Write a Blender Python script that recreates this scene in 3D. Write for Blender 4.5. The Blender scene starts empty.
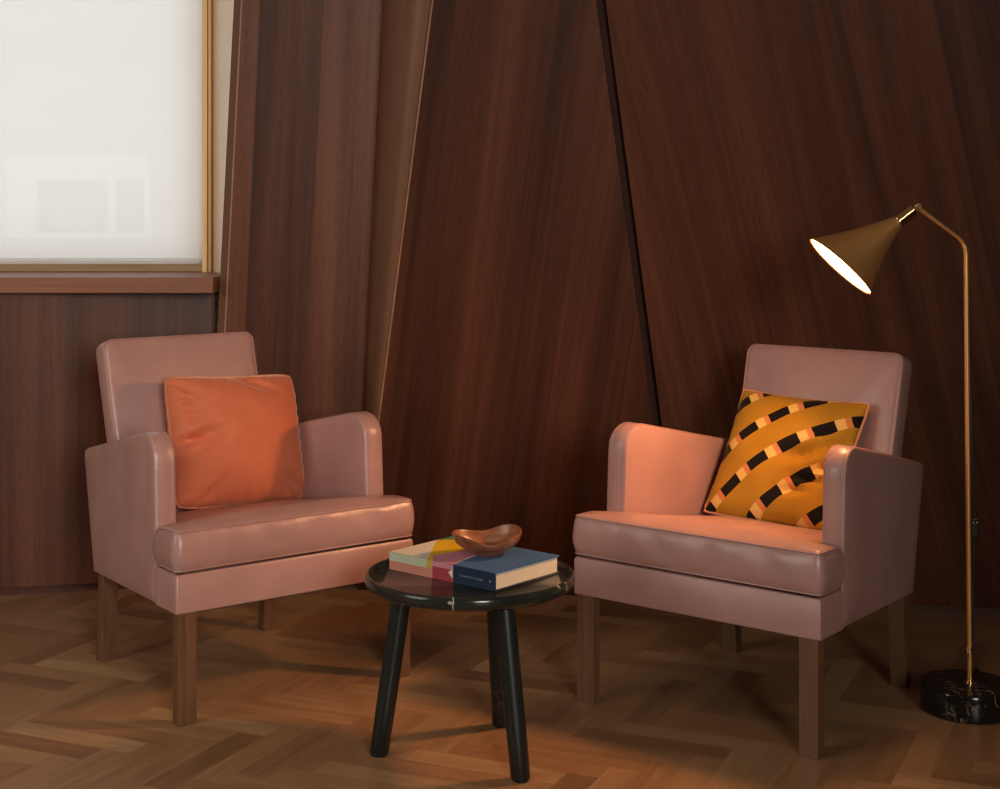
import bpy, bmesh, math, random
from math import sin, cos, pi, radians, sqrt, atan2
from mathutils import Vector, Matrix, noise

S = bpy.context.scene
COL = S.collection

# ------------------------------------------------------------------ camera
cam_d = bpy.data.cameras.new('camera')
cam = bpy.data.objects.new('camera', cam_d)
COL.objects.link(cam)
cam.location = (0, 0, 1.2)
cam.rotation_euler = (pi / 2, 0, 0)
cam_d.sensor_fit = 'HORIZONTAL'
cam_d.sensor_width = 36
cam_d.lens = 36 * 1554.7 / 1000
cam_d.shift_y = -(394.5 - 200) / 1000      # level camera, horizon at y = 200 px
cam_d.clip_start = 0.05
S.camera = cam

# ------------------------------------------------------------------ world, light, exposure
W = bpy.data.worlds.new('world')
S.world = W
W.use_nodes = True
bg = W.node_tree.nodes['Background']
bg.inputs[0].default_value = (1.0, 0.985, 0.965, 1)
bg.inputs[1].default_value = 1.47
S.view_settings.view_transform = 'Standard'
S.view_settings.look = 'None'
S.view_settings.gamma = 1
S.view_settings.exposure = 0
S.view_settings.use_curve_mapping = False


def area(name, loc, target, sx, sy, power, color, spread=180):
    d = bpy.data.lights.new(name, 'AREA')
    d.shape = 'RECTANGLE'
    d.size = sx
    d.size_y = sy
    d.energy = power
    d.color = color
    d.spread = radians(spread)
    o = bpy.data.objects.new(name, d)
    COL.objects.link(o)
    o.location = loc
    v = Vector(target) - Vector(loc)
    o.rotation_euler = v.to_track_quat('-Z', 'Y').to_euler()
    return o


# added fill lamps at unseen openings behind and to the left of the camera
area('fill_rear', (1.3, -2.40, 1.85), (-1.2, 4.0, 0.75), 1.2, 1.3, 19, (0.98, 0.94, 0.86), 56)
area('fill_left', (-3.05, 1.6, 1.75), (-0.6, 4.4, 1.1), 1.5, 1.3, 9, (1.0, 0.92, 0.78), 90)
# added, unseen ceiling lamp for fill in the middle of the room
area('ceiling_fill', (-0.7, 2.3, 2.86), (-0.7, 2.5, 0.0), 1.0, 1.0, 7, (1.0, 0.78, 0.56))
LAMP_STRENGTH = 19.0
LAMP_POWER = 5.3
LAMP_COLOR = (1.0, 0.48, 0.20)

# ------------------------------------------------------------------ helpers


def link(o, parent=None):
    COL.objects.link(o)
    if parent is not None:
        o.parent = parent
    return o


def obj(name, bm, mats, parent=None, smooth=True, bevel=None, recalc=True):
    if recalc:
        bmesh.ops.recalc_face_normals(bm, faces=bm.faces[:])
    me = bpy.data.meshes.new(name)
    bm.to_mesh(me)
    bm.free()
    if not isinstance(mats, (list, tuple)):
        mats = [mats]
    for m in mats:
        me.materials.append(m)
    if smooth:
        for p in me.polygons:
            p.use_smooth = True
    o = bpy.data.objects.new(name, me)
    link(o, parent)
    if smooth:
        try:
            me.set_sharp_from_angle(angle=radians(38))
        except Exception:
            pass
    if bevel:
        m = o.modifiers.new('bevel', 'BEVEL')
        m.width = bevel
        m.segments = 3
        m.limit_method = 'ANGLE'
        m.angle_limit = radians(35)
    return o


def thing(name, label, cat, loc=(0, 0, 0), rz=0, group=None):
    o = bpy.data.objects.new(name, None)
    o.empty_display_size = 0.1
    COL.objects.link(o)
    o.location = loc
    o.rotation_euler = (0, 0, rz)
    tag(o, label, cat, group)
    return o


def tag(o, label, cat, group=None):
    o['label'] = label
    o['category'] = cat
    if group:
        o['group'] = group
    return o


def struct(name, bm, m, parent=None, **k):
    o = obj(name, bm, m, parent, **k)
    if parent is None:
        o['kind'] = 'structure'
    return o


def box(bm, x0, x1, y0, y1, z0, z1, mi=0):
    vs = [bm.verts.new(p) for p in ((x0, y0, z0), (x1, y0, z0), (x1, y1, z0), (x0, y1, z0),
                                    (x0, y0, z1), (x1, y0, z1), (x1, y1, z1), (x0, y1, z1))]
    for f in ((0, 3, 2, 1), (4, 5, 6, 7), (0, 1, 5, 4), (1, 2, 6, 5), (2, 3, 7, 6), (3, 0, 4, 7)):
        fc = bm.faces.new([vs[i] for i in f])
        fc.material_index = mi
    return vs


def tube(bm, pts, r, n=12, closed=False, caps=True):
    """tube along a polyline, r a number or a list"""
    pts = [Vector(p) for p in pts]
    N = len(pts)
    rings = []
    prev = None
    for i, p in enumerate(pts):
        if closed:
            t = (pts[(i + 1) % N] - pts[i - 1]).normalized()
        else:
            t = (pts[min(i + 1, N - 1)] - pts[max(i - 1, 0)]).normalized()
        if prev is None:
            a = t.orthogonal().normalized()
        else:
            a = (prev - t * prev.dot(t)).normalized()
        prev = a
        b = t.cross(a)
        rr = r[i] if isinstance(r, (list, tuple)) else r
        rings.append([bm.verts.new(p + a * rr * cos(2 * pi * k / n) + b * rr * sin(2 * pi * k / n)) for k in range(n)])
    M = N if closed else N - 1
    for i in range(M):
        r0, r1 = rings[i], rings[(i + 1) % N]
        off = 0
        if closed and i == N - 1:
            best = 1e9
            for s in range(n):
                d = (r1[s].co - r0[0].co).length
                if d < best:
                    best, off = d, s
        for k in range(n):
            bm.faces.new((r0[k], r0[(k + 1) % n], r1[(k + 1 + off) % n], r1[(k + off) % n]))
    if caps and not closed:
        bm.faces.new(rings[0][::-1])
        bm.faces.new(rings[-1])
    return rings


def rings_mesh(bm, rings, close_first=True, close_last=True):
    """rings: lists of equal length of points"""
    vr = [[bm.verts.new(p) for p in r] for r in rings]
    n = len(vr[0])
    for a, b in zip(vr, vr[1:]):
        for k in range(n):
            bm.faces.new((a[k], a[(k + 1) % n], b[(k + 1) % n], b[k]))
    if close_first:
        bm.faces.new(vr[0][::-1])
    if close_last:
        bm.faces.new(vr[-1])
    return vr


def lathe(bm, prof, n=64, M=None, close_first=False, close_last=False):
    rings = []
    for r, z in prof:
        ring = [Vector((r * cos(2 * pi * k / n), r * sin(2 * pi * k / n), z)) for k in range(n)]
        if M is not None:
            ring = [M @ p for p in ring]
        rings.append(ring)
    return rings_mesh(bm, rings, close_first, close_last)


def round_poly(corners, step=0.02):
    """corners: (x, y, radius); returns a dense outline with rounded corners"""
    out = []
    n = len(corners)
    for i in range(n):
        p0 = Vector(corners[i - 1][:2])
        p = Vector(corners[i][:2])
        p1 = Vector(corners[(i + 1) % n][:2])
        r = corners[i][2]
        d0 = (p0 - p).normalized()
        d1 = (p1 - p).normalized()
        ang = d0.angle(d1)
        if r < 1e-5:
            out.append(p.copy())
            continue
        t = r / math.tan(ang / 2)
        a = p + d0 * t
        b = p + d1 * t
        c = p + (d0 + d1).normalized() * (r / sin(ang / 2))
        a0 = atan2(a.y - c.y, a.x - c.x)
        a1 = atan2(b.y - c.y, b.x - c.x)
        da = (a1 - a0 + pi) % (2 * pi) - pi
        m = max(3, int(abs(da) / 0.25))
        for k in range(m + 1):
            q = a0 + da * k / m
            out.append(Vector((c.x + r * cos(q), c.y + r * sin(q))))
    # densify
    res = []
    for i, p in enumerate(out):
        q = out[(i + 1) % len(out)]
        res.append(p)
        L = (q - p).length
        m = int(L / step)
        for k in range(1, m + 1):
            if k / (m + 1) < 1:
                res.append(p.lerp(q, k / (m + 1)))
    return res


def inset(poly, d):
    """offset a ccw outline inward by d (small)"""
    n = len(poly)
    out = []
    for i in range(n):
        a, p, b = poly[i - 1], poly[i], poly[(i + 1) % n]
        e0 = (p - a).normalized()
        e1 = (b - p).normalized()
        n0 = Vector((-e0.y, e0.x))
        n1 = Vector((-e1.y, e1.x))
        m = n0 + n1
        if m.length < 1e-6:
            m = n0
        m.normalize()
        k = max(0.5, m.dot(n0))
        out.append(p + m * d / k)
    return out


def smoothstep(x):
    x = max(0.0, min(1.0, x))
    return x * x * (3 - 2 * x)


# ------------------------------------------------------------------ materials


class NT:
    def __init__(self, name):
        self.m = bpy.data.materials.new(name)
        self.m.use_nodes = True
        self.t = self.m.node_tree
        self.N = self.t.nodes
        self.b = self.N['Principled BSDF']
        self.out = self.N['Material Output']

    def n(self, typ, **k):
        nd = self.N.new(typ)
        for a, v in k.items():
            setattr(nd, a, v)
        return nd

    def l(self, a, b):
        self.t.links.new(a, b)

    def math(self, op, a, b=None, c=None):
        nd = self.n('ShaderNodeMath', operation=op)
        for i, v in enumerate((a, b, c)):
            if v is None:
                continue
            if isinstance(v, (int, float)):
                nd.inputs[i].default_value = v
            else:
                self.l(v, nd.inputs[i])
        return nd.outputs[0]

    def mix(self, f, a, b, mode='MIX'):
        nd = self.n('ShaderNodeMix', data_type='RGBA', blend_type=mode)
        for s, v in ((nd.inputs[0], f), (nd.inputs[6], a), (nd.inputs[7], b)):
            if isinstance(v, (int, float)):
                s.default_value = v
            elif isinstance(v, (tuple, list)):
                s.default_value = (*v[:3], 1)
            else:
                self.l(v, s)
        return nd.outputs[2]

    def mapping(self, src, scale=(1, 1, 1), loc=(0, 0, 0), rot=(0, 0, 0)):
        mp = self.n('ShaderNodeMapping')
        mp.inputs['Scale'].default_value = scale
        mp.inputs['Location'].default_value = loc
        mp.inputs['Rotation'].default_value = rot
        self.l(src, mp.inputs[0])
        return mp.outputs[0]

    def tc(self, which='Object'):
        return self.n('ShaderNodeTexCoord').outputs[which]

    def noise(self, vec, scale, detail=4, rough=0.55, dist=0):
        nd = self.n('ShaderNodeTexNoise')
        nd.inputs['Scale'].default_value = scale
        nd.inputs['Detail'].default_value = detail
        nd.inputs['Roughness'].default_value = rough
        nd.inputs['Distortion'].default_value = dist
        self.l(vec, nd.inputs['Vector'])
        return nd.outputs[0]

    def ramp(self, fac, stops):
        nd = self.n('ShaderNodeValToRGB')
        cr = nd.color_ramp
        while len(cr.elements) < len(stops):
            cr.elements.new(0.5)
        for e, (p, c) in zip(cr.elements, stops):
            e.position = p
            e.color = (*c, 1) if len(c) == 3 else c
        self.l(fac, nd.inputs[0])
        return nd.outputs[0]

    def bump(self, h, strength, dist=0.001, prev=None):
        nd = self.n('ShaderNodeBump')
        nd.inputs['Strength'].default_value = strength
        nd.inputs['Distance'].default_value = dist
        self.l(h, nd.inputs['Height'])
        if prev is not None:
            self.l(prev, nd.inputs['Normal'])
        self.l(nd.outputs[0], self.b.inputs['Normal'])
        return nd.outputs[0]

    def set(self, **k):
        mp = {'color': 'Base Color', 'rough': 'Roughness', 'metal': 'Metallic', 'spec': 'Specular IOR Level',
              'coat': 'Coat Weight', 'coat_rough': 'Coat Roughness', 'sheen': 'Sheen Weight', 'sheen_rough': 'Sheen Roughness'}
        for a, v in k.items():
            s = self.b.inputs[mp.get(a, a)]
            if isinstance(v, (int, float)):
                s.default_value = v
            elif isinstance(v, (tuple, list)):
                s.default_value = (*v[:3], 1)
            else:
                self.l(v, s)
        return self


def veneer(name, dark, mid, light, leaf=0.16, seed=0.0, rough=0.42, fine=1.0):
    """UV in metres: u across, v along the grain"""
    t = NT(name)
    uv = t.tc('UV')
    sep = t.n('ShaderNodeSeparateXYZ')
    t.l(uv, sep.inputs[0])
    leafn = t.math('FLOOR', t.math('DIVIDE', t.math('ADD', sep.outputs[0], seed), leaf))
    wn = t.n('ShaderNodeTexWhiteNoise', noise_dimensions='1D')
    t.l(leafn, wn.inputs['W'])
    comb = t.n('ShaderNodeCombineXYZ')
    t.l(sep.outputs[0], comb.inputs[0])
    t.l(sep.outputs[1], comb.inputs[1])
    t.l(t.math('MULTIPLY', wn.outputs[0], 7.0), comb.inputs[2])
    v = comb.outputs[0]
    broad = t.noise(t.mapping(v, (9, 0.35, 1), (seed, 0, 0)), 1.0, 3, 0.5, 0.4)
    streak = t.noise(t.mapping(v, (70, 0.9, 1), (seed * 3, 0, 0)), 1.0, 4, 0.6, 0.3)
    finen = t.noise(t.mapping(v, (420, 5, 1)), 1.0, 3, 0.65)
    pores = t.noise(t.mapping(v, (900, 30, 1)), 1.0, 2, 0.5)
    a = t.math('ADD', t.math('MULTIPLY', broad, 0.62), t.math('MULTIPLY', streak, 0.26))
    a = t.math('ADD', a, t.math('MULTIPLY', finen, 0.22 * fine))
    a = t.math('ADD', a, t.math('MULTIPLY', t.math('SUBTRACT', wn.outputs[0], 0.5), 0.09))
    c = t.ramp(a, [(0.40, dark), (0.58, mid), (0.78, light)])
    c = t.mix(t.ramp(pores, [(0.36, (0.5, 0.5, 0.5)), (0.46, (0, 0, 0))]), c, dark)
    t.set(color=c, rough=rough, spec=0.25)
    t.bump(finen, 0.12, 0.0006)
    return t.m


def oak(name, dark, light, rough=0.45, axis=2):
    """grain along one object axis"""
    t = NT(name)
    sc = [55, 55, 55]
    sc[axis] = 2.2
    o = t.tc('Object')
    n1 = t.noise(t.mapping(o, tuple(sc)), 1.0, 4, 0.6, 0.6)
    sc2 = [300, 300, 300]
    sc2[axis] = 9
    n2 = t.noise(t.mapping(o, tuple(sc2)), 1.0, 3, 0.6)
    a = t.math('ADD', t.math('MULTIPLY', n1, 0.65), t.math('MULTIPLY', n2, 0.35))
    t.set(color=t.ramp(a, [(0.33, dark), (0.68, light)]), rough=rough)
    t.bump(n2, 0.15, 0.0005)
    return t.m


def leather(name, col):
    t = NT(name)
    o = t.tc('Object')
    big = t.noise(o, 7, 3, 0.5)
    wr = t.noise(t.mapping(o, (1, 1, 1)), 16, 4, 0.55, 1.2)
    grain = t.n('ShaderNodeTexVoronoi')
    grain.inputs['Scale'].default_value = 900
    t.l(o, grain.inputs['Vector'])
    c = t.mix(t.ramp(big, [(0.35, (0, 0, 0)), (0.7, (1, 1, 1))]), tuple(x * 0.90 for x in col), tuple(min(1, x * 1.06) for x in col))
    t.set(color=c, rough=t.ramp(wr, [(0.3, (0.30,) * 3), (0.7, (0.42,) * 3)]), spec=0.6)
    b = t.bump(wr, 0.25, 0.004)
    t.bump(grain.outputs[0], 0.10, 0.0006, b)
    return t.m


def plain(name, col, rough=0.5, metal=0.0, **k):
    t = NT(name)
    t.set(color=col, rough=rough, metal=metal, **k)
    return t


M = {}
WD = ((0.038, 0.0115, 0.0060), (0.092, 0.028, 0.0135), (0.160, 0.055, 0.026))
WD1 = ((0.050, 0.0170, 0.0100), (0.115, 0.040, 0.0215), (0.190, 0.075, 0.042))
M['veneer'] = veneer('walnut_veneer', *WD1, leaf=0.19, seed=3.1)
M['veneer0'] = veneer('walnut_veneer_sill_panel', *WD, leaf=0.22, seed=5.3)
M['veneer2'] = veneer('walnut_veneer_centre', *WD, leaf=0.21, seed=9.4)
M['veneer3'] = veneer('walnut_veneer_right', *WD, leaf=0.24, seed=17.7)
M['edge'] = oak('veneer_lit_edge_band', (0.24, 0.12, 0.065), (0.40, 0.21, 0.12))  # pale edge banding, brightened further to paint the lit panel edge
M['facet'] = veneer('walnut_veneer_lit_facet', (0.09, 0.040, 0.022), (0.15, 0.068, 0.037), (0.21, 0.10, 0.056), leaf=0.9, seed=1.7)  # same wood as the panels, paler: light on the fold put into colour
M['sill'] = oak('sill_wood', (0.18, 0.066, 0.034), (0.28, 0.108, 0.056), axis=0)
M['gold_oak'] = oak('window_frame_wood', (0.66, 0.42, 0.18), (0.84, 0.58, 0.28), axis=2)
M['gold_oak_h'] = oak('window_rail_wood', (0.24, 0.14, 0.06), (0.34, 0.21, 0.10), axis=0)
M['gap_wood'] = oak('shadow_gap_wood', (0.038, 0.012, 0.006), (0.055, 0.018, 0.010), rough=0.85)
M['dark_gap'] = plain('shadow_gap_lacquer', (0.012, 0.007, 0.005), 0.7).m
t = plain('plaster', (0.62, 0.54, 0.45), 0.8)
t.bump(t.noise(t.tc('Object'), 60, 4), 0.15, 0.001)
M['plaster'] = t.m
t = plain('ceiling_plaster', (0.55, 0.50, 0.44), 0.85)
t.bump(t.noise(t.tc('Object'), 60, 4), 0.15, 0.001)
M['ceiling'] = t.m
t = NT('reveal_lining')
t.set(color=t.mix(t.noise(t.mapping(t.tc('Object'), (60, 60, 2)), 1.0, 4), (0.82, 0.67, 0.52), (0.90, 0.77, 0.62)), rough=0.5)
M['reveal'] = t.m

M['leather'] = leather('pink_leather', (0.40, 0.215, 0.190))
M['piping'] = leather('pink_leather_piping', (0.36, 0.19, 0.165))
M['seam'] = plain('leather_seam_shadow_line', (0.20, 0.09, 0.075), 0.6).m
M['lining'] = plain('black_underside_cloth', (0.02, 0.017, 0.016), 0.9).m
M['leg'] = oak('chair_leg_wood', (0.090, 0.040, 0.019), (0.175, 0.082, 0.039), rough=0.38)

# marble of table / lamp base


def marble(name, base, vein, amount, rough=0.12, scale=5.0):
    t = NT(name)
    o = t.tc('Object')
    w = t.noise(o, scale, 6, 0.6, 1.5)
    ridge = t.math('ABSOLUTE', t.math('SUBTRACT', w, 0.5))
    m2 = t.noise(t.mapping(o, (1, 1, 1), (4, 2, 7)), scale * 0.7, 2, 0.5)
    mask = t.math('MULTIPLY', t.ramp(ridge, [(0.0, (1, 1, 1)), (amount, (0, 0, 0))]), t.ramp(m2, [(0.52, (0, 0, 0)), (0.62, (1, 1, 1))]))
    cloud = t.noise(o, scale * 3, 5, 0.6)
    c = t.mix(cloud, tuple(x * 0.5 for x in base), tuple(x * 1.8 for x in base))
    t.set(color=t.mix(mask, c, vein), rough=rough, spec=0.35)
    return t.m


def rim_vein(m):
    # the pale vein that crosses the rim at the front, with two specks beside it
    nt = m.node_tree
    b_ = nt.nodes['Principled BSDF']
    t_ = NT.__new__(NT)
    t_.m, t_.t, t_.N, t_.b, t_.out = m, nt, nt.nodes, b_, nt.nodes['Material Output']
    src_ = b_.inputs['Base Color'].links[0].from_socket
    o_ = t_.tc('Object')
    sp_ = t_.n('ShaderNodeSeparateXYZ')
    t_.l(o_, sp_.inputs[0])
    wob_ = t_.math('MULTIPLY', t_.math('SUBTRACT', t_.noise(o_, 90, 2), 0.5), 0.012)
    dx_ = t_.math('ABSOLUTE', t_.math('SUBTRACT', t_.math('ADD', sp_.outputs[0], wob_), -0.030))
    front_ = t_.math('LESS_THAN', sp_.outputs[1], -0.185)
    line_ = t_.math('MULTIPLY', t_.math('LESS_THAN', dx_, 0.0013), front_)
    spk_ = t_.math('MULTIPLY', t_.math('GREATER_THAN', t_.noise(o_, 70, 1), 0.74), 0.8)
    t_.l(t_.mix(t_.math('MAXIMUM', line_, spk_), src_, (0.45, 0.42, 0.36)), b_.inputs['Base Color'])


M['table_marble'] = marble('black_green_marble', (0.017, 0.019, 0.015), (0.40, 0.37, 0.31), 0.010, 0.16, 4.0)
rim_vein(M['table_marble'])
M['leg_marble'] = marble('black_marble_leg', (0.010, 0.012, 0.010), (0.12, 0.11, 0.09), 0.003, 0.36, 3.0)
M['base_marble'] = marble('black_gold_marble', (0.010, 0.009, 0.008), (0.45, 0.34, 0.20), 0.014, 0.12, 10.0)

t = NT('brushed_brass')
n_ = t.noise(t.mapping(t.tc('Object'), (30, 30, 600)), 1.0, 3)
t.set(color=(0.82, 0.42, 0.14), metal=0.78, rough=t.ramp(n_, [(0.3, (0.38,) * 3), (0.7, (0.48,) * 3)]))
M['brass'] = t.m
M['brass_polished'] = plain('polished_brass', (0.80, 0.55, 0.25), 0.15, 1.0).m
M['cable'] = plain('black_cable', (0.012, 0.012, 0.013), 0.45).m
M['black_plastic'] = plain('black_plastic', (0.01, 0.01, 0.011), 0.35).m
M['white_dot'] = plain('white_print', (0.7, 0.7, 0.7), 0.5).m
M['paper'] = None
t = NT('book_pages')
sepn = t.n('ShaderNodeSeparateXYZ')
t.l(t.tc('Object'), sepn.inputs[0])
pn = t.noise(t.mapping(t.tc('Object'), (3, 3, 1800)), 1.0, 3)
t.set(color=t.mix(pn, (0.62, 0.50, 0.35), (0.86, 0.74, 0.57)), rough=0.8)
M['paper'] = t.m

t = NT('lamp_diffuser_glow')
t.N.remove(t.b)
em = t.n('ShaderNodeEmission')
em.inputs[0].default_value = (*LAMP_COLOR, 1)
em.inputs[1].default_value = LAMP_STRENGTH
t.l(em.outputs[0], t.out.inputs[0])
M['glow'] = t.m
M['shade_inner'] = plain('shade_inner_white', (0.8, 0.75, 0.65), 0.5).m

t = NT('bowl_wood')
o_ = t.tc('Object')
g = t.noise(t.mapping(o_, (10, 45, 45), rot=(0, 0.25, 0.5)), 1.0, 4, 0.6, 0.8)
t.set(color=t.ramp(g, [(0.3, (0.13, 0.040, 0.017)), (0.55, (0.26, 0.088, 0.036)), (0.75, (0.36, 0.14, 0.06))]), rough=0.33, spec=0.5)
M['bowl'] = t.m


def velvet(name, col, sheen, sw=0.7):
    t = NT(name)
    o = t.tc('Object')
    n1 = t.noise(o, 14, 5, 0.6, 0.6)
    c = t.mix(n1, tuple(x * 0.86 for x in col), tuple(min(1, x * 1.12) for x in col))
    t.set(color=c, rough=0.75, sheen=sw, sheen_rough=0.35, spec=0.15)
    t.b.inputs['Sheen Tint'].default_value = (*sheen, 1)
    b = t.bump(n1, 0.25, 0.004)
    t.bump(t.noise(o, 700, 2), 0.2, 0.0006, b)
    return t


M['velvet'] = velvet('orange_velvet', (0.56, 0.150, 0.072), (1.0, 0.62, 0.45)).m
M['velvet_piping'] = velvet('orange_velvet_piping', (0.50, 0.17, 0.09), (1.0, 0.62, 0.45)).m


def patterned():
    t = velvet('ochre_patterned_velvet', (0.44, 0.205, 0.016), (1.0, 0.75, 0.4), 0.2)
    src = t.b.inputs['Base Color'].links[0].from_socket
    uv = t.tc('UV')
    sp = t.n('ShaderNodeSeparateXYZ')
    t.l(uv, sp.inputs[0])
    x = t.math('SUBTRACT', sp.outputs[0], 2.45)
    y = t.math('SUBTRACT', sp.outputs[1], -1.75)
    r = t.math('SQRT', t.math('ADD', t.math('MULTIPLY', x, x), t.math('MULTIPLY', y, y)))
    k = t.math('ROUND', t.math('DIVIDE', t.math('SUBTRACT', r, 2.97), 0.28))
    rk = t.math('ADD', t.math('MULTIPLY', k, 0.28), 2.97)
    inb = t.math('LESS_THAN', t.math('ABSOLUTE', t.math('SUBTRACT', r, rk)), 0.043)
    ang = t.math('ARCTAN2', y, x)
    s = t.math('DIVIDE', t.math('MULTIPLY', ang, rk), 0.267)
    q = t.math('FRACT', t.math('ADD', t.math('ADD', t.math('MULTIPLY', s, -1.0), t.math('MULTIPLY', k, 0.29)), 110.33))
    blk = t.math('LESS_THAN', q, 0.60)
    yel = t.math('LESS_THAN', q, 0.85)
    c = t.mix(yel, (0.62, 0.21, 0.07), (0.78, 0.47, 0.13))
    c = t.mix(blk, c, (0.008, 0.005, 0.005))
    t.l(t.mix(inb, src, c), t.b.inputs['Base Color'])
    # black blocks are not sheeny
    return t.m


M['pattern'] = patterned()
M['pattern_piping'] = velvet('salmon_piping', (0.72, 0.30, 0.15), (1.0, 0.7, 0.5)).m

# floor: per-plank colour attribute
t = NT('herringbone_parquet')
at = t.n('ShaderNodeAttribute', attribute_name='plank')
uvf = t.tc('UV')
sp = t.n('ShaderNodeSeparateXYZ')
t.l(at.outputs['Vector'], sp.inputs[0])
cb = t.n('ShaderNodeCombineXYZ')
su = t.n('ShaderNodeSeparateXYZ')
t.l(uvf, su.inputs[0])
t.l(su.outputs[0], cb.inputs[0])
t.l(su.outputs[1], cb.inputs[1])
t.l(t.math('MULTIPLY', sp.outputs[0], 37.0), cb.inputs[2])
g1 = t.noise(t.mapping(cb.outputs[0], (45, 2.2, 1)), 1.0, 4, 0.6, 0.7)
g2 = t.noise(t.mapping(cb.outputs[0], (330, 12, 1)), 1.0, 3, 0.6)
tone = t.ramp(sp.outputs[0], [(0.0, (0.235, 0.123, 0.060)), (0.3, (0.315, 0.172, 0.084)), (0.65, (0.395, 0.228, 0.112)), (1.0, (0.50, 0.305, 0.155))])
red = t.mix(t.math('MULTIPLY', sp.outputs[1], 0.45), tone, (0.37, 0.165, 0.075))
gm = t.math('ADD', t.math('MULTIPLY', g1, 0.6), t.math('MULTIPLY', g2, 0.4))
c = t.mix(0.75, red, t.ramp(gm, [(0.3, (0.55, 0.52, 0.5)), (0.7, (1.15, 1.15, 1.15))]), 'MULTIPLY')
t.set(color=c, rough=t.ramp(g1, [(0.3, (0.28,) * 3), (0.7, (0.40,) * 3)]), spec=0.5)
t.bump(g2, 0.08, 0.0006)
M['floor'] = t.m
M['floor_joint'] = plain('floor_joint', (0.035, 0.018, 0.009), 0.8).m

# window: blind, glass
t = NT('roller_blind_screen')
t.N.remove(t.b)
tr = t.n('ShaderNodeBsdfTranslucent')
df = t.n('ShaderNodeBsdfDiffuse')
tp = t.n('ShaderNodeBsdfTransparent')
wv = t.noise(t.mapping(t.tc('Object'), (500, 1, 500)), 1.0, 2)
tr.inputs[0].default_value = (0.865, 0.86, 0.855, 1)
df.inputs[0].default_value = (0.75, 0.74, 0.72, 1)
m1 = t.n('ShaderNodeMixShader')
m1.inputs[0].default_value = 0.30
t.l(tr.outputs[0], m1.inputs[1])
t.l(df.outputs[0], m1.inputs[2])
m2 = t.n('ShaderNodeMixShader')
m2.inputs[0].default_value = 0.10
t.l(m1.outputs[0], m2.inputs[1])
t.l(tp.outputs[0], m2.inputs[2])
t.l(m2.outputs[0], t.out.inputs[0])
M['blind'] = t.m
M['facade'] = plain('white_render_facade', (0.62, 0.62, 0.60), 0.9).m
M['facade_frame'] = plain('white_painted_frame', (0.9, 0.9, 0.9), 0.5).m
M['facade_glass'] = plain('facade_window_pane', (0.47, 0.49, 0.49), 0.15).m

# ------------------------------------------------------------------ room


def panel(name, corners, grain, mat, thick=0.03, edge_faces=None, out=None):
    """flat panel from 4 front corners (ccw seen from the room), thickened away from the viewer, UV in metres"""
    P = [Vector(c) for c in corners]
    nrm = (P[1] - P[0]).cross(P[3] - P[0]).normalized()
    g_ = Vector(grain)
    g_ = (g_ - nrm * g_.dot(nrm)).normalized()
    ac = g_.cross(nrm).normalized()
    bm = bmesh.new()
    uvl = bm.loops.layers.uv.new('UVMap')
    f = [bm.verts.new(p) for p in P]
    b = [bm.verts.new(p - nrm * thick) for p in P]
    faces = [bm.faces.new(f), bm.faces.new(b[::-1])]
    for i in range(4):
        fc = bm.faces.new((f[i], b[i], b[(i + 1) % 4], f[(i + 1) % 4]))
        if edge_faces and i in edge_faces:
            fc.material_index = 1
        faces.append(fc)
    for fc in bm.faces:
        for lp in fc.loops:
            lp[uvl].uv = (lp.vert.co.dot(ac), lp.vert.co.dot(g_))
    return struct(name, bm, [mat, M['edge']], smooth=False, bevel=None, recalc=True)


def lerp3(a, b, z):
    """point on the line a-b at height z"""
    a, b = Vector(a), Vector(b)
    k = (z - a.z) / (b.z - a.z)
    return a + (b - a) * k


ZT = 2.9
ZB = 0.03
A = ((-0.8893, 4.784, 0.0), (-0.6959, 4.5189, 2.9))
K = ((-0.4486, 4.81, 0.0), (-0.2792, 4.5435, 2.9))
B = ((-0.4409, 4.76, 0.0), (-0.0314, 4.1432, 2.9))
C = ((0.531, 4.664, 0.0), (0.0973, 4.1305, 2.9))
CF = ((0.5550, 4.6534, 0.0), (0.1250, 4.1341, 2.9))
R = ((1.4353, 4.463, 0.0), (1.2512, 3.8904, 2.9))


def at(L, z, dx=0, dy=0):
    p = lerp3(L[0], L[1], z)
    return Vector((p.x + dx, p.y + dy, p.z))


# extend the right panel along its own horizontal direction
hd = (Vector(R[0]) - Vector(CF[0])) / (R[0][0] - CF[0][0])
R2 = (Vector(CF[0]) + hd * 1.75, Vector(CF[1]) + hd * 2.18)

# thin bright edge strips (edge banding plus painted highlight) are separate trims, 4 mm wide
eb = 0.0045
panel('wall_back_left', [at(A, ZB, eb), at(K, ZB), at(K, ZT), at(A, ZT, eb)], (-0.0603, 0.0912, -0.994), M['veneer'], 0.045)
# rounded shoulder that turns from the left panel forward into the centre panel
bm = bmesh.new()
uvl = bm.loops.layers.uv.new('UVMap')
cols = []
NS = 14
for i in range(NS + 1):
    a_ = i / NS * pi / 2
    col_ = []
    for z_ in (ZB, 0.7, 1.3, 2.0, ZT):
        k_, b_ = at(K, z_), at(B, z_)
        col_.append((bm.verts.new((k_.x + (b_.x - k_.x) * (1 - cos(a_)), k_.y + (b_.y - k_.y) * sin(a_), z_)), i / NS * 0.3, z_))
    cols.append(col_)
for c0, c1 in zip(cols, cols[1:]):
    for j in range(4):
        q = (c0[j], c1[j], c1[j + 1], c0[j + 1])
        f = bm.faces.new([v[0] for v in q])
        for lp, v in zip(f.loops, q):
            lp[uvl].uv = (v[1], v[2])
sh_ = struct('wall_back_fold', bm, M['facet'], recalc=False)
sd_ = sh_.modifiers.new('solidify', 'SOLIDIFY')
sd_.thickness = 0.012
sd_.offset = -1
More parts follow.
